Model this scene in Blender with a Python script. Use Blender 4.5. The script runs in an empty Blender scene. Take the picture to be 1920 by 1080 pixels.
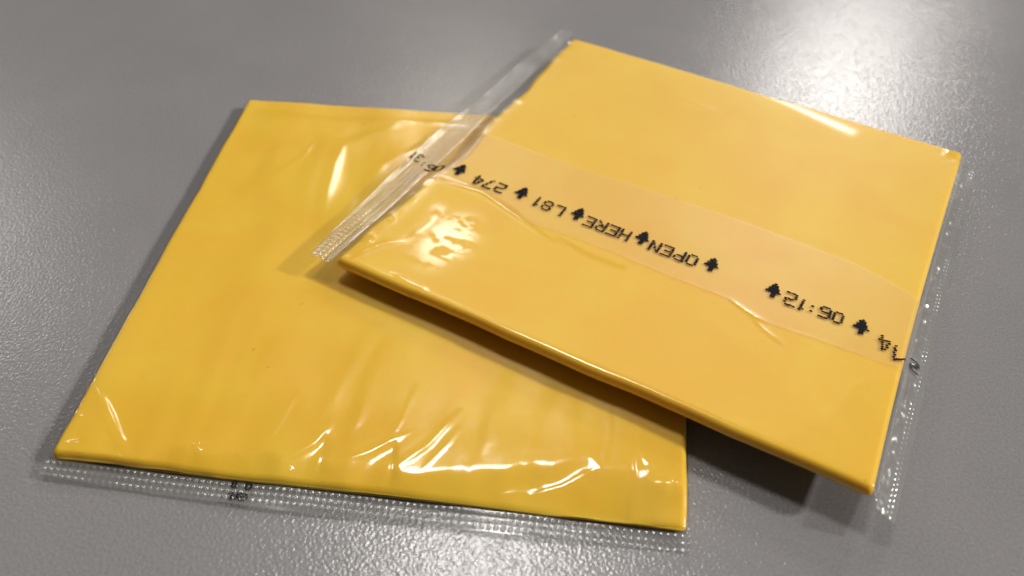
import bpy, math, random
import numpy as np
from mathutils import Vector

S = bpy.context.scene
COL = S.collection
MM = 0.001
rng = np.random.default_rng(7)

# ------------------------------------------------------------------ camera
cam = bpy.data.cameras.new("camera")
cam.sensor_width = 36.0
cam.lens = 1572.04 / 1920 * 36.0
cam.clip_start = 0.005
cam.clip_end = 50
cam_o = bpy.data.objects.new("camera", cam)
COL.objects.link(cam_o)
CAM = np.array([66.636, -53.586, 101.233])
cam_o.location = Vector(CAM * MM)
cam_o.rotation_euler = tuple(math.radians(x) for x in (43.03785, -1.26117, 6.19084))
S.camera = cam_o
cam.dof.use_dof = True
cam.dof.focus_distance = 0.126
cam.dof.aperture_fstop = 17.0
cam.dof.aperture_blades = 0

# ------------------------------------------------------------------ world and lamps
w = bpy.data.worlds.new("World")
S.world = w
w.use_nodes = True
w.node_tree.nodes["Background"].inputs[0].default_value = (1.0, 0.95, 0.89, 1)
w.node_tree.nodes["Background"].inputs[1].default_value = 0.065


def lamp(name, az, el, h, radius, E, col):
    """ceiling downlight seen at azimuth/elevation from the slices; E = irradiance it gives on the table"""
    a, e = math.radians(az), math.radians(el)
    d = h / math.sin(e)
    tgt = Vector((0.062, 0.045, 0.003))
    dirv = Vector((math.sin(a) * math.cos(e), math.cos(a) * math.cos(e), math.sin(e)))
    L = bpy.data.lights.new(name, "AREA")
    L.shape = "DISK"
    L.size = 2 * radius
    L.energy = E * math.pi * d * d / math.sin(e)
    L.color = col
    o = bpy.data.objects.new(name, L)
    o.location = tgt + dirv * d
    o.rotation_euler = (-dirv).to_track_quat("-Z", "Y").to_euler()
    COL.objects.link(o)
    return o


WARM = (1.0, 0.90, 0.78)
NEUT = (1.0, 0.96, 0.905)
lamp("ceiling_lamp", -9, 67.0, 2.0, 0.17, 0.95, NEUT)
lamp("ceiling_lamp", 19.5, 32.0, 2.0, 0.27, 0.28, NEUT)
lamp("ceiling_lamp", -9.5, 40.0, 2.0, 0.18, 0.15, WARM)
lamp("ceiling_lamp", -50.0, 34.0, 2.0, 0.22, 0.08, NEUT)
lamp("ceiling_lamp", 84.0, 32.0, 2.0, 0.13, 1.42, NEUT)

S.view_settings.view_transform = "Standard"
S.view_settings.look = "None"
S.view_settings.exposure = 0.0
S.view_settings.gamma = 1.0
S.render.engine = "CYCLES"
S.cycles.transparent_max_bounces = 24
S.cycles.max_bounces = 8
S.cycles.use_denoising = True
S.cycles.sample_clamp_indirect = 6.0


# ------------------------------------------------------------------ material helpers
def mat(name):
    m = bpy.data.materials.new(name)
    m.use_nodes = True
    nt = m.node_tree
    for n in list(nt.nodes):
        nt.nodes.remove(n)
    out = nt.nodes.new("ShaderNodeOutputMaterial")

    def N(t, **k):
        n = nt.nodes.new("ShaderNode" + t)
        for a, b in k.items():
            if a.startswith("i_"):
                key = a[2:].replace("_", " ")
                n.inputs[int(key) if key.isdigit() else key].default_value = b
            else:
                setattr(n, a, b)
        return n

    return m, N, nt.links.new, out


def ramp(N, stops):
    r = N("ValToRGB")
    el = r.color_ramp.elements
    while len(el) < len(stops):
        el.new(0.5)
    for e, (p, c) in zip(el, stops):
        e.position = p
        e.color = c if len(c) == 4 else (*c, 1)
    return r


def table_material():
    m, N, L, out = mat("grey_laminate")
    tc = N("TexCoord")
    p = N("BsdfPrincipled", i_Roughness=0.22)
    n1 = N("TexNoise", i_Scale=2150.0, i_Detail=0.7, i_Roughness=0.55)
    n2 = N("TexVoronoi", i_Scale=2450.0)
    n2.feature = "SMOOTH_F1"
    n3 = N("TexNoise", i_Scale=45.0, i_Detail=2.0)
    n4 = N("TexNoise", i_Scale=2400.0, i_Detail=1.0)
    for n in (n1, n2, n3, n4):
        L(tc.outputs["Object"], n.inputs["Vector"])
    mx = N("Math", operation="MULTIPLY_ADD", i_1=0.55)
    L(n2.outputs["Distance"], mx.inputs[0])
    L(n1.outputs["Fac"], mx.inputs[2])
    b = N("Bump", i_Strength=1.0, i_Distance=0.000044)
    L(mx.outputs[0], b.inputs["Height"])
    L(b.outputs[0], p.inputs["Normal"])
    r = ramp(N, [(0.3, (0.240, 0.234, 0.239)), (0.7, (0.258, 0.251, 0.256))])
    mix = N("Mix", data_type="RGBA", blend_type="MULTIPLY")
    L(n3.outputs["Fac"], r.inputs[0])
    r2 = ramp(N, [(0.3, (0.9, 0.9, 0.9)), (0.7, (1.06, 1.06, 1.06))])
    L(n4.outputs["Fac"], r2.inputs[0])
    mix.inputs[0].default_value = 1.0
    L(r.outputs[0], mix.inputs[6])
    L(r2.outputs[0], mix.inputs[7])
    L(mix.outputs[2], p.inputs["Base Color"])
    L(p.outputs[0], out.inputs[0])
    return m


def cheese_material():
    m, N, L, out = mat("processed_cheese")
    tc = N("TexCoord")
    p = N("BsdfPrincipled", i_Roughness=0.5)
    p.inputs["Specular IOR Level"].default_value = 0.2
    n1 = N("TexNoise", i_Scale=55.0, i_Detail=3.0, i_Distortion=0.8)
    L(tc.outputs["Object"], n1.inputs["Vector"])
    r = ramp(N, [(0.30, (0.81, 0.475, 0.027)), (0.5, (0.82, 0.510, 0.033)), (0.72, (0.82, 0.540, 0.040))])
    L(n1.outputs["Fac"], r.inputs[0])
    n2 = N("TexNoise", i_Scale=900.0, i_Detail=2.0)
    L(tc.outputs["Object"], n2.inputs["Vector"])
    cb = N("Bump", i_Strength=1.0, i_Distance=0.00002)
    L(n2.outputs["Fac"], cb.inputs["Height"])
    L(cb.outputs[0], p.inputs["Normal"])
    # sparse dark specks
    v = N("TexVoronoi", i_Scale=150.0)
    L(tc.outputs["Object"], v.inputs["Vector"])
    sp = ramp(N, [(0.0, (0.35, 0.25, 0.2)), (0.028, (0.35, 0.25, 0.2)), (0.045, (1, 1, 1))])
    L(v.outputs["Distance"], sp.inputs[0])
    mix = N("Mix", data_type="RGBA", blend_type="MULTIPLY")
    mix.inputs[0].default_value = 0.35
    L(r.outputs[0], mix.inputs[6])
    L(sp.outputs[0], mix.inputs[7])
    L(mix.outputs[2], p.inputs["Base Color"])
    p.inputs["Subsurface Weight"].default_value = 0.55
    p.inputs["Subsurface Radius"].default_value = (1.0, 0.45, 0.08)
    p.inputs["Subsurface Scale"].default_value = 0.0016
    L(p.outputs[0], out.inputs[0])
    return m


def film_material(name, haze=0.03, rough=0.10, gain=1.7, bump=0.00002, scale=700.0, stretch=(1, 1, 1), haze_col=(0.9, 0.88, 0.84), tint=1.0, rough_stuck=None):
    m, N, L, out = mat(name)
    tc = N("TexCoord")
    mp = N("Mapping")
    mp.inputs["Scale"].default_value = stretch
    L(tc.outputs["Object"], mp.inputs["Vector"])
    n = N("TexNoise", i_Scale=scale, i_Detail=3.0, i_Roughness=0.6)
    L(mp.outputs[0], n.inputs["Vector"])
    b = N("Bump", i_Strength=1.0, i_Distance=bump)
    L(n.outputs["Fac"], b.inputs["Height"])
    geo = N("NewGeometry")
    ior = N("Mix", data_type="FLOAT")
    ior.inputs[2].default_value = 1.5
    ior.inputs[3].default_value = 1 / 1.5
    L(geo.outputs["Backfacing"], ior.inputs[0])
    fr = N("Fresnel")
    L(ior.outputs[0], fr.inputs["IOR"])
    L(b.outputs[0], fr.inputs["Normal"])
    g = N("Math", operation="MULTIPLY", i_1=gain, use_clamp=True)
    L(fr.outputs[0], g.inputs[0])
    gl = N("BsdfGlossy", i_Roughness=rough)
    if rough_stuck is not None:
        # where the film clings to the cheese it takes the cheese's grain; where it lifts it is glossy
        at = N("Attribute", attribute_name="slack")
        rr = N("Mix", data_type="FLOAT")
        rr.inputs[2].default_value = rough_stuck
        rr.inputs[3].default_value = rough
        L(at.outputs["Fac"], rr.inputs[0])
        L(rr.outputs[0], gl.inputs["Roughness"])
        gg = N("Mix", data_type="FLOAT")
        gg.inputs[2].default_value = gain * 0.6
        gg.inputs[3].default_value = gain
        L(at.outputs["Fac"], gg.inputs[0])
        L(gg.outputs[0], g.inputs[1])
    L(b.outputs[0], gl.inputs["Normal"])
    tr = N("BsdfTransparent")
    tr.inputs["Color"].default_value = (tint, tint, tint, 1)
    df = N("BsdfDiffuse")
    df.inputs["Color"].default_value = (*haze_col, 1)
    tl = N("BsdfTranslucent")
    tl.inputs["Color"].default_value = (*haze_col, 1)
    half = N("MixShader", i_0=0.5)
    L(df.outputs[0], half.inputs[1])
    L(tl.outputs[0], half.inputs[2])
    m1 = N("MixShader", i_0=haze)
    L(tr.outputs[0], m1.inputs[1])
    L(half.outputs[0], m1.inputs[2])
    m2 = N("MixShader")
    L(g.outputs[0], m2.inputs[0])
    L(m1.outputs[0], m2.inputs[1])
    L(gl.outputs[0], m2.inputs[2])
    L(m2.outputs[0], out.inputs[0])
    return m


def ink_material():
    m, N, L, out = mat("black_ink")
    p = N("BsdfPrincipled", i_Roughness=0.6)
    p.inputs["Base Color"].default_value = (0.006, 0.0055, 0.006, 1)
    p.inputs["Specular IOR Level"].default_value = 0.12
    L(p.outputs[0], out.inputs[0])
    return m


M_TABLE = table_material()
M_CHEESE = cheese_material()
M_FILM = film_material("clear_film", haze=0.006, rough=0.12, rough_stuck=0.27, gain=1.25, bump=0.000014, scale=500.0)
M_FILM_TOP = film_material("clear_film_scuffed", haze=0.006, rough=0.13, rough_stuck=0.42, gain=1.25, bump=0.00002, scale=260.0, stretch=(1.0, 5.0, 1.0))
M_SEAL = film_material("crimped_film", haze=0.24, rough=0.22, gain=2.0, bump=0.00001, scale=900.0, tint=0.80, haze_col=(0.85, 0.83, 0.79))
M_STRIP = film_material("double_film", haze=0.095, rough=0.36, gain=0.7, bump=0.00001, scale=300.0, haze_col=(0.93, 0.68, 0.44))
M_INK = ink_material()


# ------------------------------------------------------------------ mesh helpers
def mesh_obj(name, verts, faces, material, parent=None, smooth=True, slack=None):
    me = bpy.data.meshes.new(name)
    me.from_pydata((np.asarray(verts, float) * MM).tolist(), [], faces)
    me.materials.append(material)
    if smooth:
        me.polygons.foreach_set("use_smooth", [True] * len(me.polygons))
    me.update()
    if slack is not None:
        at = me.attributes.new("slack", "FLOAT", "POINT")
        at.data.foreach_set("value", np.clip(slack, 0, 1).astype(np.float32))
    o = bpy.data.objects.new(name, me)
    COL.objects.link(o)
    if parent is not None:
        o.parent = parent
        o.matrix_parent_inverse = parent.matrix_world.inverted()
    return o


def grid_faces(n, k, closed=False):
    """n rows of k points -> quads; closed joins last column to the first"""
    f = []
    kk = k if closed else k - 1
    for i in range(n - 1):
        for j in range(kk):
            j2 = (j + 1) % k
            f.append((i * k + j, i * k + j2, (i + 1) * k + j2, (i + 1) * k + j))
    return f


def thing(name, loc, label, cat, group=None):
    o = bpy.data.objects.new(name, None)
    o.empty_display_size = 0.01
    o.location = Vector(loc) * MM
    COL.objects.link(o)
    bpy.context.view_layer.update()
    o["label"] = label
    o["category"] = cat
    if group:
        o["group"] = group
    return o


def vnoise(x, y, seed=0):
    """smooth value noise in about -1..1"""
    xi, yi = np.floor(x).astype(int), np.floor(y).astype(int)
    fx, fy = x - xi, y - yi
    fx, fy = fx * fx * fx * (fx * (fx * 6 - 15) + 10), fy * fy * fy * (fy * (fy * 6 - 15) + 10)

    def h(i, j):
        v = np.sin(i * 127.1 + j * 311.7 + seed * 74.7) * 43758.5453
        return (v - np.floor(v)) * 2 - 1

    return (h(xi, yi) * (1 - fx) + h(xi + 1, yi) * fx) * (1 - fy) + (h(xi, yi + 1) * (1 - fx) + h(xi + 1, yi + 1) * fx) * fy


def poly_dist(x, y, pts):
    """distance to a polyline, the 0..1 position along it, and the signed side"""
    best = np.full(x.shape, 1e9)
    tt = np.zeros(x.shape)
    sd = np.zeros(x.shape)
    seg = [math.dist(pts[i], pts[i + 1]) for i in range(len(pts) - 1)]
    tot, acc = sum(seg), 0.0
    for i, l in enumerate(seg):
        (ax, ay), (bx, by) = pts[i], pts[i + 1]
        dx, dy = (bx - ax) / l, (by - ay) / l
        t = np.clip((x - ax) * dx + (y - ay) * dy, 0, l)
        d = np.hypot(x - ax - t * dx, y - ay - t * dy)
        s = (x - ax) * dy - (y - ay) * dx
        m = d < best
        best = np.where(m, d, best)
        tt = np.where(m, (acc + t) / tot, tt)
        sd = np.where(m, s, sd)
        acc += l
    return best, tt, sd


def ridge(x, y, pts, amp, width, taper=0.25, both=True):
    d, t, _ = poly_dist(x, y, pts)
    k = np.clip(np.minimum(t if both else 1.0, 1 - t) / taper, 0, 1)
    k = k * k * (3 - 2 * k) * 0.85 + 0.15
    return amp * k * np.exp(-((d / (width * (0.35 + 0.65 * k))) ** 2))


def sstep(e0, e1, x):
    t = np.clip((x - e0) / (e1 - e0), 0, 1)
    return t * t * (3 - 2 * t)


# ------------------------------------------------------------------ table
def build_table():
    X0, X1, Y0, Y1 = -900, 1100, -500, 1300
    r = 6
    # slab with a rounded rim
    prof = [(0, 0.0)] + [(-r + 0, 0)]
    v, f = [], []
    rings = [(0, 0), (r * 0.3, -r * 0.05), (r * 0.7, -r * 0.3), (r * 0.95, -r * 0.7), (r, -r), (r, -25)]
    for off, z in rings:
        v += [(X0 - off, Y0 - off, z), (X1 + off, Y0 - off, z), (X1 + off, Y1 + off, z), (X0 - off, Y1 + off, z)]
    f.append((0, 1, 2, 3))
    for k in range(len(rings) - 1):
        for j in range(4):
            a, b = k * 4 + j, k * 4 + (j + 1) % 4
            f.append((a, a + 4, b + 4, b))
    n = (len(rings) - 1) * 4
    f.append((n + 3, n + 2, n + 1, n))
    o = mesh_obj("tabletop", v, f, M_TABLE, smooth=False)
    o["kind"] = "structure"
    return o


build_table()


# ------------------------------------------------------------------ slice frames
class Frame:
    """maps slice coordinates (a to the right, b to the back, h above the top face, all in mm) to the place"""

    def __init__(s, BL, BR, FR, FL, W, D, sag=0.0):
        s.BL, s.BR, s.FR, s.FL = (np.array(p) for p in (BL, BR, FR, FL))
        s.W, s.D, s.sag = W, D, sag
        n = np.cross(s.FR - s.FL, s.BL - s.FL)
        s.N = n / np.linalg.norm(n)

    def __call__(s, a, b, h):
        u = (np.asarray(a) / s.W)[..., None]
        v = (np.asarray(b) / s.D)[..., None]
        return s.FL * (1 - u) * (1 - v) + s.FR * u * (1 - v) + s.BL * (1 - u) * v + s.BR * u * v + s.N * np.asarray(h)[..., None] - s.bend(v)

    def bend(s, v):
        """slice sags between its front and back edges, pushed along the line of sight"""
        k = s.sag * np.clip(1 - (2 * v - 1) ** 2, 0, 1)
        return k * np.array((-0.19, -1.15, 1.0))  # fixed camera-to-slice direction, keeps image positions unchanged by the sag


FB = Frame((-0.07, 83.81, 2.6), (88.28, 86.31, 2.6), (85.89, -0.17, 2.6), (-0.02, 0.21, 2.6), 86.0, 84.0)  # corners, and most crease and print positions below, taken from image pixels
FT = Frame((63.89, 111.70, 5.8), (139.32, 81.48, 5.6), (108.56, 5.03, 6.8), (30.65, 37.12, 6.6), 84.0, 84.0, sag=0.9)


def section(ws, thick, ds, rx, nb=14):
    """closed outline across the folds: (s, h) from the top face round both folded edges and under"""
    n = max(2, int(round((ws - 2 * rx) / ds)))
    top = [(rx + (ws - 2 * rx) * i / n, 0.0) for i in range(n + 1)]
    arcR = [(ws - rx + rx * math.sin(t), -thick / 2 + thick / 2 * math.cos(t)) for t in np.linspace(0, math.pi, 15)[1:-1]]
    bot = [(ws - rx - (ws - 2 * rx) * i / nb, -thick) for i in range(nb + 1)]
    arcL = [(rx - rx * math.sin(t), -thick / 2 - thick / 2 * math.cos(t)) for t in np.linspace(0, math.pi, 15)[1:-1]]
    return np.array(top + arcR + bot + arcL)


def soften(s, ws, t, cap, r, seed):
    """pull the folded sides in near the ends (rounded corners) and let them wander a little"""
    mid = ws / 2
    side = (s - mid) / mid
    c = min(max(cap, 0.0), r)
    pull = r - math.sqrt(max(0.0, r * r - (r - c) ** 2))
    tv = np.full_like(s, t)
    wob = 0.16 * vnoise(tv / 11.0, side * 0 + np.sign(side) * 3, seed) + 0.06 * vnoise(tv / 3.1, side * 0 + np.sign(side) * 5, seed + 1)
    return s - side ** 3 * pull + np.abs(side) ** 8 * wob


# ================================================================== bottom slice
TB = 2.5
SHOULDER = np.array([(-2, 1.6), (3, 0.9), (8, 0.2), (11.6, -0.6), (12.6, 0.4), (14.2, 2.7), (16.0, 3.5), (19.6, 3.6), (20.4, 2.9),
                     (23.8, 3.4), (26.1, 3.3), (28.3, 4.4), (30.2, 4.3), (31.7, 3.0), (35.3, 5.9), (36.6, 8.6), (37.2, 4.2), (38.4, 3.1), (40.3, 3.4),
                     (42.8, 5.3), (46.2, 8.2), (47.0, 4.2), (47.8, 3.1), (49.8, 3.0), (52, 4.0), (54.6, 4.8), (59.5, 5.4), (62, 5.8), (65.1, 6.9),
                     (68.0, 7.0), (70.8, 8.3), (72.6, 8.5), (74.2, 7.2), (78.0, 7.5), (79.2, 7.9), (81.3, 5.9), (84, 5.6), (88, 5.4)])
SOFT_SHOULDER = np.array([(-2, 1.2), (6, 0.9), (12, 0.8), (16, 2.8), (22, 3.4), (30, 3.9), (38, 4.1), (46, 4.2), (54, 4.8), (62, 6.0), (70, 7.6), (76, 7.6), (88, 5.8)])
B_RIDGES = [
    # (points, height, width)
    ([(1.3, 12.1), (5.7, 7.1), (8.8, 3.5), (12.1, 0.2)], 0.26, 0.6),
    ([(-0.6, 10.9), (0.4, 11.1), (2.4, 9.0)], 0.16, 0.45),
    ([(1.5, 1.7), (4.8, 1.8), (8.2, 1.3), (11.4, 0.2)], 0.26, 0.5),
    ([(0.0, 9.5), (3.0, 6.0), (6.5, 4.0)], 0.05, 0.45),
    ([(65.0, 1.9), (69.4, 3.6), (73.9, 6.9)], 0.17, 0.55),
    ([(31.7, 2.9), (35.3, 5.9), (36.9, 9.6)], 0.11, 0.5),
    ([(38.2, 3.0), (42.8, 5.4), (47.7, 9.2)], 0.11, 0.5),
    ([(46.6, 3.2), (50.6, 7.6), (53.8, 13.5)], 0.10, 0.5),
    ([(39.0, 5.6), (40.1, 10.9), (40.1, 16.4), (40.6, 24.5)], 0.085, 0.9),
    ([(34.8, 10.2), (36.6, 17.9), (38.2, 27.2)], 0.06, 1.1),
    ([(23.6, 4.1), (23.8, 11.5), (23.9, 22.4)], 0.06, 1.1),
    ([(57.6, 5.6), (58.6, 11.5), (59.9, 20.4)], 0.035, 1.0),
    ([(63.6, 7.0), (65.1, 13.5), (67.0, 19.4)], 0.035, 1.0),
    ([(70.6, 8.0), (70.1, 13.5), (69.9, 20.4)], 0.03, 0.9),
    ([(18.6, 0.4), (19.4, 2.6)], 0.10, 0.5),
    ([(32.4, 0.5), (33.4, 2.0)], 0.12, 0.45),
    ([(21.6, 3.1), (24.4, 3.6), (26.6, 3.2), (30.5, 4.7)], 0.13, 0.35),
    ([(19.3, 4.2), (20.3, 2.5)], 0.16, 0.4),
    ([(-0.2, 6.5), (1.6, 5.2), (3.2, 5.6)], 0.14, 0.5),
    ([(28.4, 4.6), (29.8, 9.0), (30.3, 14.0)], 0.05, 0.35),
    ([(44.8, 6.4), (46.2, 11.0), (46.9, 17.0)], 0.05, 0.35),
    ([(50.2, 3.2), (53.2, 8.0), (54.9, 12.0)], 0.05, 0.3),
    ([(74.2, 7.2), (75.0, 11.0), (75.2, 16.0)], 0.05, 0.35),
    ([(60.5, 1.2), (63.5, 2.2), (67.5, 2.4)], 0.06, 0.4),
    ([(82.0, 2.0), (83.4, 4.4), (84.2, 8.0)], 0.14, 0.4),
    ([(13.0, 62.0), (16.0, 66.0), (17.0, 71.0)], 0.07, 0.5),
    ([(52.0, 0.8), (55.5, 1.6), (58.5, 2.6)], 0.05, 0.5),
    ([(81.3, 5.5), (80.5, 7.3), (82.3, 8.8), (85.2, 10.5)], 0.12, 0.35),
    ([(81.3, 5.5), (83.0, 5.7), (85.8, 5.4)], 0.12, 0.35),
    ([(79.4, 9.7), (80.5, 8.2), (83.0, 8.3), (84.8, 9.6)], 0.08, 0.35),
    ([(8.6, 55.3), (10.0, 61.5), (10.5, 69.6)], 0.05, 0.9),
    ([(24.8, 46.0), (23.1, 54.1), (22.7, 63.0), (22.1, 70.9), (30.7, 77.9)], 0.09, 1.2),
    ([(21.8, 47.0), (18.4, 60.9), (18.8, 72.2)], 0.06, 1.3),
    ([(2.7, 79.2), (18.2, 78.6), (32.4, 79.5), (50, 79.8)], 0.07, 0.7),
    ([(28.0, 55.0), (31.0, 66.0), (38.0, 73.0)], 0.06, 1.2),
]


def bottom_drop(a, b):
    sh = np.interp(a, SHOULDER[:, 0], SHOULDER[:, 1]) + 0.12 * vnoise(a * 0.9, a * 0 + 3.0, 4)
    soft = np.interp(a, SOFT_SHOULDER[:, 0], SOFT_SHOULDER[:, 1])
    wv = 0.6
    smax = 0.24 + 0.05 * vnoise(a * 0.25, b * 0.2, 9)

    def fall(d):
        d = np.maximum(0, d) * 0.85
        return d - wv * (1 - np.exp(-d / wv))

    near = np.exp(-((np.maximum(0, np.maximum(sh, soft) - b) / 3.0) ** 2))
    return smax * (fall(soft - b) + (fall(sh - b) - fall(soft - b)) * near)


def bottom_waves(a, b):
    env = sstep(0, 3, a) * sstep(0, 3, 86 - a)
    far = sstep(40, 5, b) * 0.75 + 0.25
    h = 0.080 * vnoise(a / 5.2 + 0.02 * b, b / 26.0, 1) * far
    h += 0.045 * vnoise(a / 2.6 + 0.03 * b, b / 13.0, 2) * far
    loose = np.exp(-(((a - 27) / 18) ** 2 + ((b - 60) / 24) ** 2))
    h += (0.11 * vnoise(a / 6.0 + b / 40.0, b / 12.0, 5) + 0.05 * vnoise(a / 3.0, b / 5.0, 16)) * loose
    h += 0.012 * vnoise(a / 1.6, b / 2.6, 6) * sstep(25, 4, b)
    h += 0.085 * np.sin(a / 3.1 + 0.055 * b + 1.3 * vnoise(a / 12.0, b / 22.0, 17)) * sstep(8, 22, b) * sstep(52, 30, a) * (0.55 + 0.45 * vnoise(a / 7.0, b / 16.0, 18))
    return h * env


def bottom_top(a, b):
    h = -bottom_drop(a, b) + bottom_waves(a, b)
    for pts, amp, wd in B_RIDGES:
        h = h + ridge(a, b, pts, amp, wd)
    # film crossing its own layer at the right: a small step along one line
    x0 = 78.7 + 0.25 * vnoise(b / 3.0, b * 0, 3)
    h = h + 0.16 * sstep(-0.1, 0.25, a - x0) * sstep(16, 11, b) * np.exp(-np.maximum(0, a - x0) / 4.0)
    # left pocket bulges slightly
    h = h + 0.30 * np.exp(-(((a - 3.6) / 4.2) ** 2 + ((b - 4.4) / 3.6) ** 2))
    h = h + 0.05 * vnoise(a / 1.5, b / 1.9, 12) * sstep(77.5, 80.5, a) * sstep(12, 7, b)
    return h


def bottom_slack(a, b):
    k = 0.95 * sstep(17, 8.5, b + 1.5 * vnoise(a / 4.0, a * 0, 14))
    for pts, amp, wd in B_RIDGES:
        d, t, _ = poly_dist(a, b, pts)
        k = np.maximum(k, np.exp(-((d / (wd * 1.8)) ** 2)) * (0.95 if amp > 0.07 else 0.7))
    k = np.maximum(k, 0.8 * np.maximum(sstep(1.6, 0.5, a), sstep(84.4, 85.5, a)))
    # loose film over the back right quarter
    k = np.maximum(k, 0.5 * np.exp(-(((a - 28) / 18) ** 2 + ((b - 60) / 24) ** 2)) * (0.75 + 0.4 * vnoise(a / 5.0, b / 7.0, 15)))
    return k


slice_b = thing("cheese_slice", (43, 42, 0), "yellow cheese slice lying flat on the grey table, half covered, front edge film wrinkled", "cheese slice", "wrapped cheese slices")


def build_bottom():
    W, D = 86.0, 84.0
    # cheese
    sec = section(W - 0.5, TB - 0.25, 0.7, 0.9)
    ts = np.unique(np.round(np.concatenate([np.linspace(0, 0.9, 8), np.linspace(0.9, 12, 28), np.linspace(12, D - 1, 70), np.linspace(D - 1, D, 8)]), 4))
    rows = []
    for t in ts:
        cap = min(t, D - t)
        k = 1.0 if cap >= 0.9 else math.sqrt(max(0.0, 1 - (1 - cap / 0.9) ** 2)) * 0.98 + 0.02
        s = soften(sec[:, 0] + 0.25, W, t, cap, 0.7, 91)
        h = sec[:, 1]
        topw = np.clip(1 + h / TB, 0, 1)
        bt = np.full_like(s, t) + 0.15 * vnoise(s / 4.0, s * 0, 21) * (1 if t < 3 else 0)
        hh = h - 0.16 + topw * (-bottom_drop(s, bt) * 0.95 + 0.9 * bottom_waves(s, bt))
        mid = -TB * 0.55
        hh = mid + (hh - mid) * k
        rows.append(FB(s, bt, hh))
    V = np.concatenate(rows)
    n, kk = len(ts), len(sec)
    F = grid_faces(n, kk, True)
    F.append(tuple(range(kk)))
    F.append(tuple(reversed(range((n - 1) * kk, n * kk))))
    F = [tuple(reversed(x)) for x in F]
    mesh_obj("cheese", V, F, M_CHEESE, slice_b)

    # wrapper film: a tube round the cheese, pinched to the seal at the front and tucked flat at the back
    sec = section(W, TB, 0.24, 1.05, 10)
    ts = np.unique(np.round(np.concatenate([np.linspace(-0.36, 0.6, 12), np.linspace(0.6, 16, 74), np.linspace(16, 30, 40), np.linspace(30, D - 3, 100), np.linspace(D - 3, D + 0.7, 16)]), 4))
    rows, sl = [], []
    for t in ts:
        s, h = soften(sec[:, 0], W, t, D + 0.75 - t, 1.2, 91), sec[:, 1]
        topw = np.clip(1 + h / TB, 0, 1)
        bt = np.full_like(s, t)
        hh = h + topw * bottom_top(s, bt)
        zs = front_seal_h(s)
        e = sstep(0.4, -0.36, t)
        e2 = sstep(D - 0.2, D + 0.7, t)
        hh = hh * (1 - e) + (zs + 0.04 * topw) * e
        hh = hh * (1 - e2) + (-TB * 0.75) * e2
        rows.append(FB(s, bt, hh))
        sl.append(bottom_slack(s, bt))
    V = np.concatenate(rows)
    F = [tuple(reversed(x)) for x in grid_faces(len(ts), len(sec), True)]
    mesh_obj("film_wrapper", V, F, M_FILM, slice_b, slack=np.concatenate(sl))


def front_seal_h(a):
    """height of the front seal against the slice's top face"""
    return -2.6 + 1.05 + 0.35 * np.exp(-((np.maximum(a, -1) / 13.0) ** 2)) + 0.10 * np.sin(a * 0.21 + 1) - 0.2 * sstep(60, 86, a)


def crimp(x, y, pitch, row, rows, amp, shift=0.0):
    """rows of embossed cells"""
    i = np.floor(y / row)
    yy = (y / row - i) * 2 - 1
    cell = (0.5 + 0.5 * np.cos(yy * math.pi)) ** 0.7 * (0.5 + 0.5 * np.cos((x + shift * i) / pitch * math.tau)) ** 0.8
    return amp * np.where((i >= 0) & (i < rows), cell, 0)


SEAL_B_OUT = np.array([(-1, 2.1), (1.8, 2.4), (17.9, 2.9), (32, 3.2), (46, 3.1), (66, 2.8), (86.5, 2.2)])


def seal_b_point(a, q):
    """a along the seal, q distance out from the pinch line -> slice coords"""
    h = front_seal_h(a) - 0.16 * np.maximum(0, q) * (1 + 0.5 * np.sin(a * 0.17))
    h = -2.42 + 0.1 * np.log1p(np.exp((h + 2.42) / 0.1))
    h = h + 0.09 * vnoise(a / 4.0, q / 1.8, 31)
    return -0.35 - q, h


def build_bottom_seal():
    av = np.arange(-0.2, 86.4, 0.135)
    nq = 34
    A = np.repeat(av[:, None], nq, 1)
    width = np.interp(av, SEAL_B_OUT[:, 0], SEAL_B_OUT[:, 1])[:, None] - 0.1
    width = width + 0.05 * vnoise(av / 1.1, av * 0, 33)[:, None]
    Q = np.linspace(0, 1, nq)[None, :] * width
    b, h = seal_b_point(A, Q)
    h = h + (0.8 + 0.45 * vnoise(A / 4.0, Q / 1.2, 34)) * crimp(A, Q - 0.05, 0.93, 0.86, 3, 0.14)
    V = FB(A, b, h).reshape(-1, 3)
    F = [tuple(reversed(x)) for x in grid_faces(len(av), nq)]
    return mesh_obj("crimped_seal", V, F, M_SEAL, slice_b)


build_bottom()
seal_front = build_bottom_seal()

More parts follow.
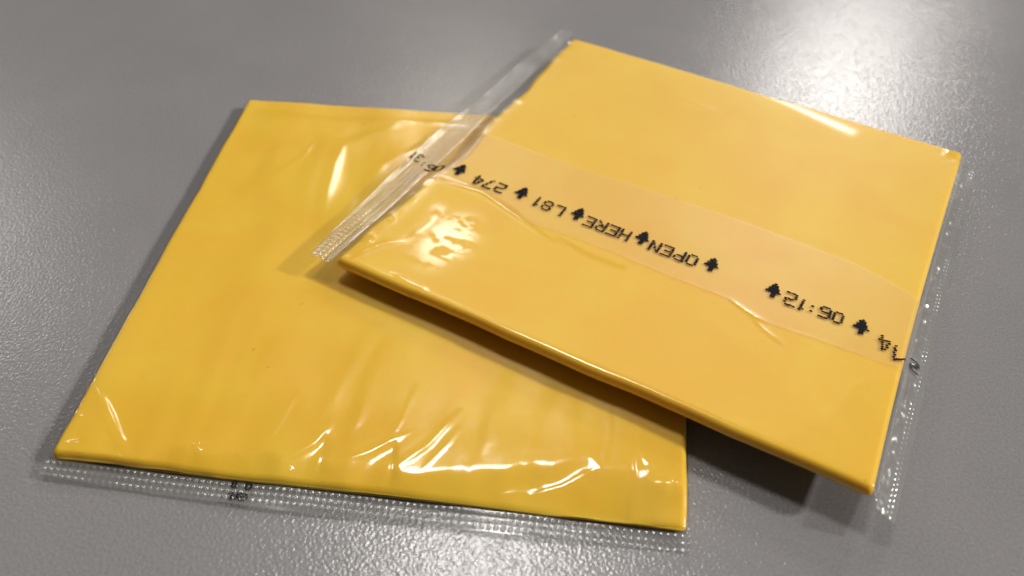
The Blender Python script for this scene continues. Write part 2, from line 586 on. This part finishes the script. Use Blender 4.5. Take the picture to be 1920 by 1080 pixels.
# ================================================================== top slice
TT = 2.4
T_RIDGES = [
    ([(0.2, 24.9), (5, 26.1), (10.9, 26.6), (18.5, 24.4), (27.0, 21.6)], 0.10, 0.55),
    ([(2.0, 26.8), (8.0, 27.4), (14.0, 26.2), (20.0, 24.9)], 0.05, 0.35),
    ([(28.0, 22.6), (34.0, 21.4), (40.0, 21.6)], 0.045, 0.5),
    ([(61.3, 22.0), (63.5, 20.2), (66.8, 18.6)], 0.05, 0.4),
    ([(57.3, 23.5), (60.5, 22.3), (63.9, 21.5)], 0.05, 0.4),
    ([(66.0, 22.2), (73.0, 19.6), (80.0, 14.8)], 0.035, 0.5),
    ([(77.9, 9.6), (77.9, 14.9), (79.5, 18.9)], 0.02, 0.8),
    ([(2.2, 0.9), (2.6, 3.9), (4.6, 7.4), (6.9, 9.4)], 0.08, 0.6),
    ([(7.0, 10.0), (8.0, 15.0), (7.0, 19.0)], 0.05, 1.0),
    ([(9.5, 2.0), (12.4, 1.7), (16, 1.6)], 0.07, 0.4),
    ([(1.0, 7.0), (2.4, 6.4)], 0.16, 0.4),
    ([(0.6, 13.0), (2.6, 12.2)], 0.12, 0.4),
    ([(1.0, 19.0), (2.4, 18.6)], 0.10, 0.4),
    ([(3.0, 55.0), (1.5, 62.0), (1.2, 72.0)], 0.08, 0.6),
    ([(30.0, 73.0), (34.0, 72.6), (38.0, 72.4)], 0.03, 0.5),
    ([(60.0, 46.0), (70.0, 45.0), (82.0, 41.0)], 0.025, 0.8),
    ([(76.0, 52.0), (80.0, 50.0), (84.0, 50.5)], 0.03, 0.8),
]


def left_edge(b):
    """where the cheese ends on the left"""
    return 0.35 - 0.55 * sstep(18, 8, b) + 2.4 * np.exp(-(((b - 35) / 8.0) ** 2)) + 1.0 * np.exp(-(((b - 58) / 12.0) ** 2)) + 0.2 * vnoise(b / 5.0, b * 0, 41)


def right_edge(b):
    return 84.25 - 0.15 * np.sin(b * 0.06)


def top_waves(a, b):
    near_l = sstep(22, 2, a)
    h = 0.030 * vnoise(a / 12.0, b / 7.0, 51)
    h += 0.020 * vnoise(a / 6.0 + 3, b / 3.2, 52) * (0.35 + 0.65 * near_l)
    h += 0.045 * vnoise(a / 2.4, b / 2.0, 53) * sstep(9, 1, a)
    h -= 0.0022 * np.maximum(0, b - 77) ** 2
    return h


def top_top(a, b):
    h = top_waves(a, b)
    for pts, amp, wd in T_RIDGES:
        h = h + ridge(a, b, pts, amp, wd)
    h = h + 0.28 * vnoise(a / 1.1, b / 1.2, 57) * np.exp(-(((a - 82.8) / 1.8) ** 2 + ((b - 82.0) / 2.0) ** 2))
    h = h + 0.20 * vnoise(a / 1.1, b / 1.2, 58) * np.exp(-(((a - 1.2) / 1.6) ** 2 + ((b - 82.5) / 2.0) ** 2))
    return h


def top_slack(a, b):
    k = np.zeros(a.shape)
    for pts, amp, wd in T_RIDGES:
        if amp > 0.04 and wd < 1.5:
            d, t, _ = poly_dist(a, b, pts)
            k = np.maximum(k, np.exp(-((d / (wd * 1.8)) ** 2)) * 0.95)
    # loose patches: near the left end in front of the band, and a sliver along the back edge
    n = vnoise(a / 2.6, b / 1.5, 55) + 0.6 * vnoise(a / 1.0, b / 0.55, 56)
    p = np.exp(-(((a - 12.5) / 5.5) ** 2 + ((b - 13) / 8.5) ** 2) ** 2)
    k = np.maximum(k, p * sstep(-0.55, 0.1, n))
    k = np.maximum(k, 0.9 * sstep(5.0, 1.0, a))
    k = np.maximum(k, 0.85 * sstep(2.2, 1.0, b))
    k = np.maximum(k, np.exp(-(((a - 82.5) / 2.2) ** 2 + ((b - 82.0) / 2.6) ** 2)))
    k = np.maximum(k, np.exp(-(((a - 1.5) / 1.6) ** 2 + ((b - 82.5) / 2.0) ** 2)))
    d, t, _ = poly_dist(a, b, [(41, 83.6), (52, 81.9), (66, 78.6)])
    k = np.maximum(k, 0.72 * np.exp(-((d / (0.4 + 1.5 * t)) ** 2)) * sstep(0.0, 0.25, t) * sstep(1.0, 0.9, t))
    # the cling line at the right end in front of the band
    d, t, sd = poly_dist(a, b, [(70, 0), (74, 5), (76.5, 9.5), (77.7, 14.0), (78.6, 17.2), (84.5, 20.5)])
    k = np.maximum(k, 0.45 * sstep(-0.3, 0.3, sd))
    d, t, _ = poly_dist(a, b, [(30, 73), (34, 72.6), (38, 72.4)])
    k = np.maximum(k, 0.6 * np.exp(-((d / 0.5) ** 2)))
    return k


slice_t = thing("cheese_slice", (86, 60, 0), "yellow cheese slice leaning on the flat one, with a black printed band across it", "cheese slice", "wrapped cheese slices")


def seal_l_h(b):
    """height of the left seal against the slice's top face"""
    return -0.85 + 0.25 * np.exp(-((b / 14.0) ** 2)) - 0.35 * sstep(45, 84, b) + 0.08 * np.sin(b * 0.3)


def seal_r_h(b):
    return -1.75 + 0.10 * np.sin(b * 0.23 + 2) + 0.1 * sstep(40, 84, b)


def build_top():
    D, W = 84.0, 84.0
    # cheese; rows run from the left end to the right end, s runs front to back
    sec = section(D - 0.3, TT - 0.2, 0.7, 1.0)
    tt = np.unique(np.round(np.concatenate([np.linspace(0, 0.012, 8), np.linspace(0.012, 0.2, 24), np.linspace(0.2, 0.988, 70), np.linspace(0.988, 1, 8)]), 6))
    rows = []
    for t in tt:
        cap = min(t, 1 - t) * W
        s, h = soften(sec[:, 0] + 0.15, D, t * W, cap, 0.8, 95), sec[:, 1]
        le, re = left_edge(s), right_edge(s)
        a = le + (re - le) * t
        k = 1.0 if cap >= 1.0 else math.sqrt(max(0.0, 1 - (1 - cap / 1.0) ** 2)) * 0.98 + 0.02
        topw = np.clip(1 + h / TT, 0, 1)
        hh = h - 0.12 + topw * top_waves(a, s) * 0.7
        mid = -TT * 0.6
        hh = mid + (hh - mid) * k
        rows.append(FT(a, s, hh))
    V = np.concatenate(rows)
    n, kk = len(tt), len(sec)
    F = grid_faces(n, kk, True)
    F.append(tuple(range(kk)))
    F.append(tuple(reversed(range((n - 1) * kk, n * kk))))
    mesh_obj("cheese", V, F, M_CHEESE, slice_t)

    sec = section(D, TT, 0.3, 1.15, 10)
    ts = np.unique(np.round(np.concatenate([np.linspace(-0.8, 4, 30), np.linspace(4, 30, 100), np.linspace(30, 56, 70), np.linspace(56, 82, 90), np.linspace(82, 85.0, 16)]), 4))
    rows, sl = [], []
    for t in ts:
        s, h = soften(sec[:, 0], D, t, 10, 1.0, 95), sec[:, 1]
        topw = np.clip(1 + h / TT, 0, 1)
        a = np.full_like(s, t)
        hh = h + topw * top_top(a, s)
        le = left_edge(s)
        e = sstep(1.0, 0.0, np.clip((t + 0.8) / (le + 1.0), 0, 1))
        e2 = sstep(83.75, 85.0, a)
        hh = hh * (1 - e) + (seal_l_h(s) + 0.04 * topw) * e
        hh = hh * (1 - e2) + (seal_r_h(s) + 0.04 * topw) * e2
        rows.append(FT(a, s, hh))
        sl.append(top_slack(a, s))
    V = np.concatenate(rows)
    F = grid_faces(len(ts), len(sec), True)
    mesh_obj("film_wrapper", V, F, M_FILM_TOP, slice_t, slack=np.concatenate(sl))


SEAL_L_OUT = np.array([(-0.5, 3.6), (10, 4.2), (22, 4.9), (37, 5.5), (50, 4.5), (67, 4.3), (84, 3.2), (87.5, 2.9)])


def seal_l_point(b, q):
    h = seal_l_h(b) + 0.05 * q + 0.045 * np.maximum(0, q - 1.5) ** 1.5 * np.exp(-((b / 30.0) ** 2))
    return -0.8 - q, h + 0.06 * vnoise(b / 3.0, q / 2.0, 61)


def build_seal_left():
    bv = np.arange(-0.6, 87.0, 0.15)
    nq = 40
    Bv = np.repeat(bv[:, None], nq, 1)
    wd = np.interp(bv, SEAL_L_OUT[:, 0], SEAL_L_OUT[:, 1])[:, None] + 0.06 * vnoise(bv / 1.3, bv * 0, 62)[:, None]
    Q = np.linspace(0, 1, nq)[None, :] * wd
    a, h = seal_l_point(Bv, Q)
    h = h + (0.8 + 0.45 * vnoise(Bv / 4.0, Q / 1.2, 64)) * crimp(Bv, Q - 0.35, 0.93, 0.86, 4, 0.26, 0.2) * sstep(75, 60, Bv)
    V = FT(a, Bv, h).reshape(-1, 3)
    return mesh_obj("crimped_seal", V, grid_faces(len(bv), nq), M_SEAL, slice_t)


def seal_r_point(b, q):
    h = seal_r_h(b) - 0.42 * q - 0.03 * q * q
    return 85.0 + q * 0.9, h + 0.16 * vnoise(b / 1.7, q / 0.9, 71) * np.exp(-((q - 0.8) / 0.8) ** 2) + 0.10 * vnoise(b / 7.0, q / 3.0, 73) + 0.06 * vnoise(b / 0.8, q / 0.6, 75) * np.exp(-((q - 0.9) / 0.8) ** 2)


def build_seal_right():
    bv = np.arange(-0.9, 82.6, 0.14)
    nq = 30
    Bv = np.repeat(bv[:, None], nq, 1)
    wd = (3.6 - 0.4 * sstep(60, 82, bv) - 0.3 * sstep(12, -1, bv))[:, None] + 0.05 * vnoise(bv / 1.5, bv * 0, 72)[:, None]
    Q = np.linspace(0, 1, nq)[None, :] * wd
    a, h = seal_r_point(Bv, Q)
    h = h + (0.75 + 0.6 * vnoise(Bv / 3.0, Q / 1.2, 74)) * crimp(Bv, Q - 1.6, 0.93, 0.62, 2, 0.11, 0.45)
    V = FT(a, Bv, h).reshape(-1, 3)
    return mesh_obj("crimped_seal", V, [tuple(reversed(x)) for x in grid_faces(len(bv), nq)], M_SEAL, slice_t)


BAND_TOP = np.array([(-1.5, 36.0), (0.6, 40.5), (3, 42.2), (13, 41.9), (24, 41.7), (39.3, 42.5), (53.9, 42.7), (72.3, 42.0), (80, 40.2), (84.6, 38.2)])
BAND_BOT = np.array([(-1.5, 25.4), (3.8, 25.4), (10.7, 26.6), (16, 25.2), (22.9, 23.5), (30, 24.1), (37.2, 24.1), (48.5, 23.5), (57.4, 23.5), (61.3, 22.1), (63.9, 21.6), (70.3, 22.0), (84.6, 22.6)])


def strip_h(a, b, bb):
    h = np.where(a > 0, top_top(np.maximum(a, 0), b), 0)
    le = left_edge(b)
    e = sstep(1.0, 0.0, np.clip((a + 0.8) / (le + 1.0), 0, 1))
    e2 = sstep(83.75, 85.0, a)
    h = h * (1 - e) + seal_l_h(b) * e
    h = h * (1 - e2) + seal_r_h(b) * e2
    lip = np.exp(-((b - bb) / 0.5) ** 2) * (0.03 + 0.03 * vnoise(a / 1.9, a * 0, 81))
    return h + 0.09 + lip


def build_strip():
    av = np.unique(np.round(np.concatenate([np.linspace(-0.75, 4, 26), np.linspace(4, 82, 300), np.linspace(82, 84.6, 12)]), 4))
    nq = 60
    A = np.repeat(av[:, None], nq, 1)
    bt = np.interp(av, BAND_TOP[:, 0], BAND_TOP[:, 1])[:, None]
    bb = (np.interp(av, BAND_BOT[:, 0], BAND_BOT[:, 1]) + 0.10 * vnoise(av / 1.4, av * 0, 82) + 0.05 * vnoise(av / 0.6, av * 0, 83))[:, None]
    q = np.linspace(0, 1, nq)[None, :] ** 1.3
    Bv = bb + (bt - bb) * q
    V = FT(A, Bv, strip_h(A, Bv, bb)).reshape(-1, 3)
    return mesh_obj("overlap_strip", V, [tuple(reversed(x)) for x in grid_faces(len(av), nq)], M_STRIP, slice_t)


build_top()
seal_left = build_seal_left()
seal_right = build_seal_right()
strip = build_strip()

# ------------------------------------------------------------------ lettering: dot-matrix print
GLYPH = {
    "0": [".###.", "#...#", "#...#", "#...#", "#...#", "#...#", ".###."],
    "1": ["..#..", ".##..", "..#..", "..#..", "..#..", "..#..", "..#.."],
    "2": ["####.", "....#", "....#", ".####", "#....", "#....", "#####"],
    "3": ["####.", "....#", "....#", "..##.", "....#", "....#", "####."],
    "4": ["..##.", ".#.#.", ".#.#.", "#..#.", "#####", "...#.", "...#."],
    "6": [".####", "#....", "#....", "####.", "#...#", "#...#", ".###."],
    "7": ["#####", "....#", "...#.", "...#.", "..#..", "..#..", ".#..."],
    "8": [".###.", "#...#", "#...#", ".###.", "#...#", "#...#", ".###."],
    ":": [".....", "..#..", ".....", ".....", "..#..", ".....", "....."],
    "O": [".###.", "#...#", "#...#", "#...#", "#...#", "#...#", ".###."],
    "P": ["####.", "#...#", "#...#", "####.", "#....", "#....", "#...."],
    "E": ["#####", "#....", "#....", "####.", "#....", "#....", "#####"],
    "N": ["#...#", "##..#", "#.#.#", "#.#.#", "#..##", "#..##", "#...#"],
    "H": ["#...#", "#...#", "#...#", "#####", "#...#", "#...#", "#...#"],
    "R": ["####.", "#...#", "#...#", "####.", "#.#..", "#..#.", "#...#"],
    "L": ["#....", "#....", "#....", "#....", "#....", "#....", "#####"],
    # pointing the way the reader of the upside-down print sees it: head at the last row
    "^": ["..##...", "..##...", "..##...", "#######", ".#####.", ".#####.", "..###..", "..###..", "...#..."],
}


def dots(ch, ca, cb, wd, ht, place, rx, ry, jit, skew=0.0, rot=0.0, bend=None):
    """dots of one glyph round (ca, cb); the print is read from the far side, so columns run to -a and rows to +b"""
    g = GLYPH[ch]
    R, Cn = len(g), len(g[0])
    V, F = [], []
    for r, row in enumerate(g):
        for c, x in enumerate(row):
            if x != "#":
                continue
            x0 = -(c - (Cn - 1) / 2) * wd / (Cn - 1)
            y0 = (r - (R - 1) / 2) * ht / (R - 1)
            x0 += skew * y0
            cr, sr = math.cos(rot), math.sin(rot)
            x1, y1 = x0 * cr - y0 * sr, x0 * sr + y0 * cr
            x1 += ca + random.uniform(-jit, jit)
            y1 += cb + random.uniform(-jit, jit)
            k0 = len(V)
            kx, ky = rx * random.uniform(0.85, 1.15), ry * random.uniform(0.85, 1.15)
            for i in range(10):
                t = i * math.tau / 10
                px, py = kx * math.cos(t), ky * math.sin(t)
                V.append((x1 + px * cr - py * sr, y1 + px * sr + py * cr))
            F.append(tuple(range(k0, k0 + 10)))
    V = np.array(V)
    return place(V[:, 0], V[:, 1]), F


def on_strip(a, b):
    bb = np.interp(a, BAND_BOT[:, 0], BAND_BOT[:, 1])
    return FT(a, b, strip_h(a, b, bb) + 0.05)


def on_seal_l(a, b):
    q = np.maximum(0, -0.8 - a)
    _, h = seal_l_point(b, q)
    return FT(a, b, h + 0.22)


def on_seal_r(a, b):
    q = np.maximum(0, (a - 85.0) / 0.9)
    _, h = seal_r_point(b, q)
    return FT(a, b, h + 0.32)


def on_seal_f(a, b):
    q = np.maximum(0, -0.35 - b)
    _, h = seal_b_point(a, q)
    return FB(a, b, h + 0.22)


def glyph_run(name, items, place, parent, rx=0.275, ry=0.195, wd=1.45, ht=2.35, jit=0.03, skew=0.0, rot=0.0):
    VV, FF = [], []
    for it in items:
        ch, ca, cb = it[:3]
        kw = it[3] if len(it) > 3 else {}
        P, F = dots(ch, ca, cb, kw.get("wd", wd), kw.get("ht", ht), place, kw.get("rx", rx), kw.get("ry", ry), kw.get("jit", jit), kw.get("skew", skew), kw.get("rot", rot))
        k = sum(len(v) for v in VV)
        VV.append(P)
        FF += [tuple(i + k for i in f) for f in F]
    o = mesh_obj(name, np.concatenate(VV), FF, M_INK, parent, smooth=False)
    return o


random.seed(3)
for a, b in ((4.4, 30.1), (17.15, 30.0), (28.15, 29.9), (40.12, 29.9), (52.38, 29.6), (62.9, 28.9), (76.85, 28.1)):
    glyph_run("printed_arrow", [("^", a, b, dict(wd=1.95, ht=3.0))], on_strip, slice_t, rx=0.30, ry=0.22)
glyph_run("printed_word", [("O", 49.2, 28.9), ("P", 47.05, 28.9), ("E", 44.9, 28.9), ("N", 42.75, 28.9)], on_strip, slice_t)
glyph_run("printed_word", [("H", 37.25, 29.0), ("E", 35.1, 29.0), ("R", 32.95, 29.0), ("E", 30.8, 29.0)], on_strip, slice_t)
glyph_run("printed_code", [("L", 24.9, 29.0), ("8", 22.6, 29.1), ("1", 20.5, 29.2)], on_strip, slice_t)
glyph_run("printed_code", [("2", 13.2, 29.2), ("7", 10.95, 29.2), ("4", 8.75, 29.2)], on_strip, slice_t)
glyph_run("printed_code", [("0", 73.25, 28.1, dict(wd=1.3, ht=2.2)), ("6", 71.25, 28.2, dict(ht=2.3, rx=0.3)), (":", 69.2, 28.2), ("1", 67.6, 28.0, dict(ht=2.3, rot=-0.1)), ("2", 65.75, 28.3, dict(ht=2.7, rx=0.3, jit=0.09))], on_strip, slice_t)
glyph_run("printed_code", [("7", 82.55, 25.4, dict(wd=1.5, ht=2.5, rot=0.5)), ("4", 80.6, 26.5, dict(wd=1.35, ht=2.7, rot=0.2))], on_strip, slice_t)
glyph_run("printed_code", [("0", 0.75, 28.75, dict(wd=1.3, ht=1.9)), ("6", -0.95, 28.6, dict(wd=1.3, ht=1.9))], on_strip, slice_t)
glyph_run("printed_code", [(":", -2.75, 28.8, dict(ht=1.8)), ("3", -4.2, 29.6, dict(wd=1.0, ht=2.0, jit=0.1)), ("1", -5.6, 29.8, dict(wd=0.8, ht=2.2))], on_seal_l, seal_left, rx=0.2)
glyph_run("printed_code", [("2", 85.7, 25.9, dict(wd=1.0, ht=1.9, rx=0.42, ry=0.13))], on_seal_r, seal_right)
glyph_run("printed_code", [("0", 28.0, -0.85, dict(wd=0.6, ht=1.0)), ("0", 26.0, -0.75, dict(wd=0.5, ht=1.0)),
                           ("8", 27.6, -2.35, dict(wd=1.2, ht=0.9, jit=0.12)), ("4", 26.4, -2.35, dict(wd=1.3, ht=0.9, jit=0.14))], on_seal_f, seal_front, rx=0.16, ry=0.11)
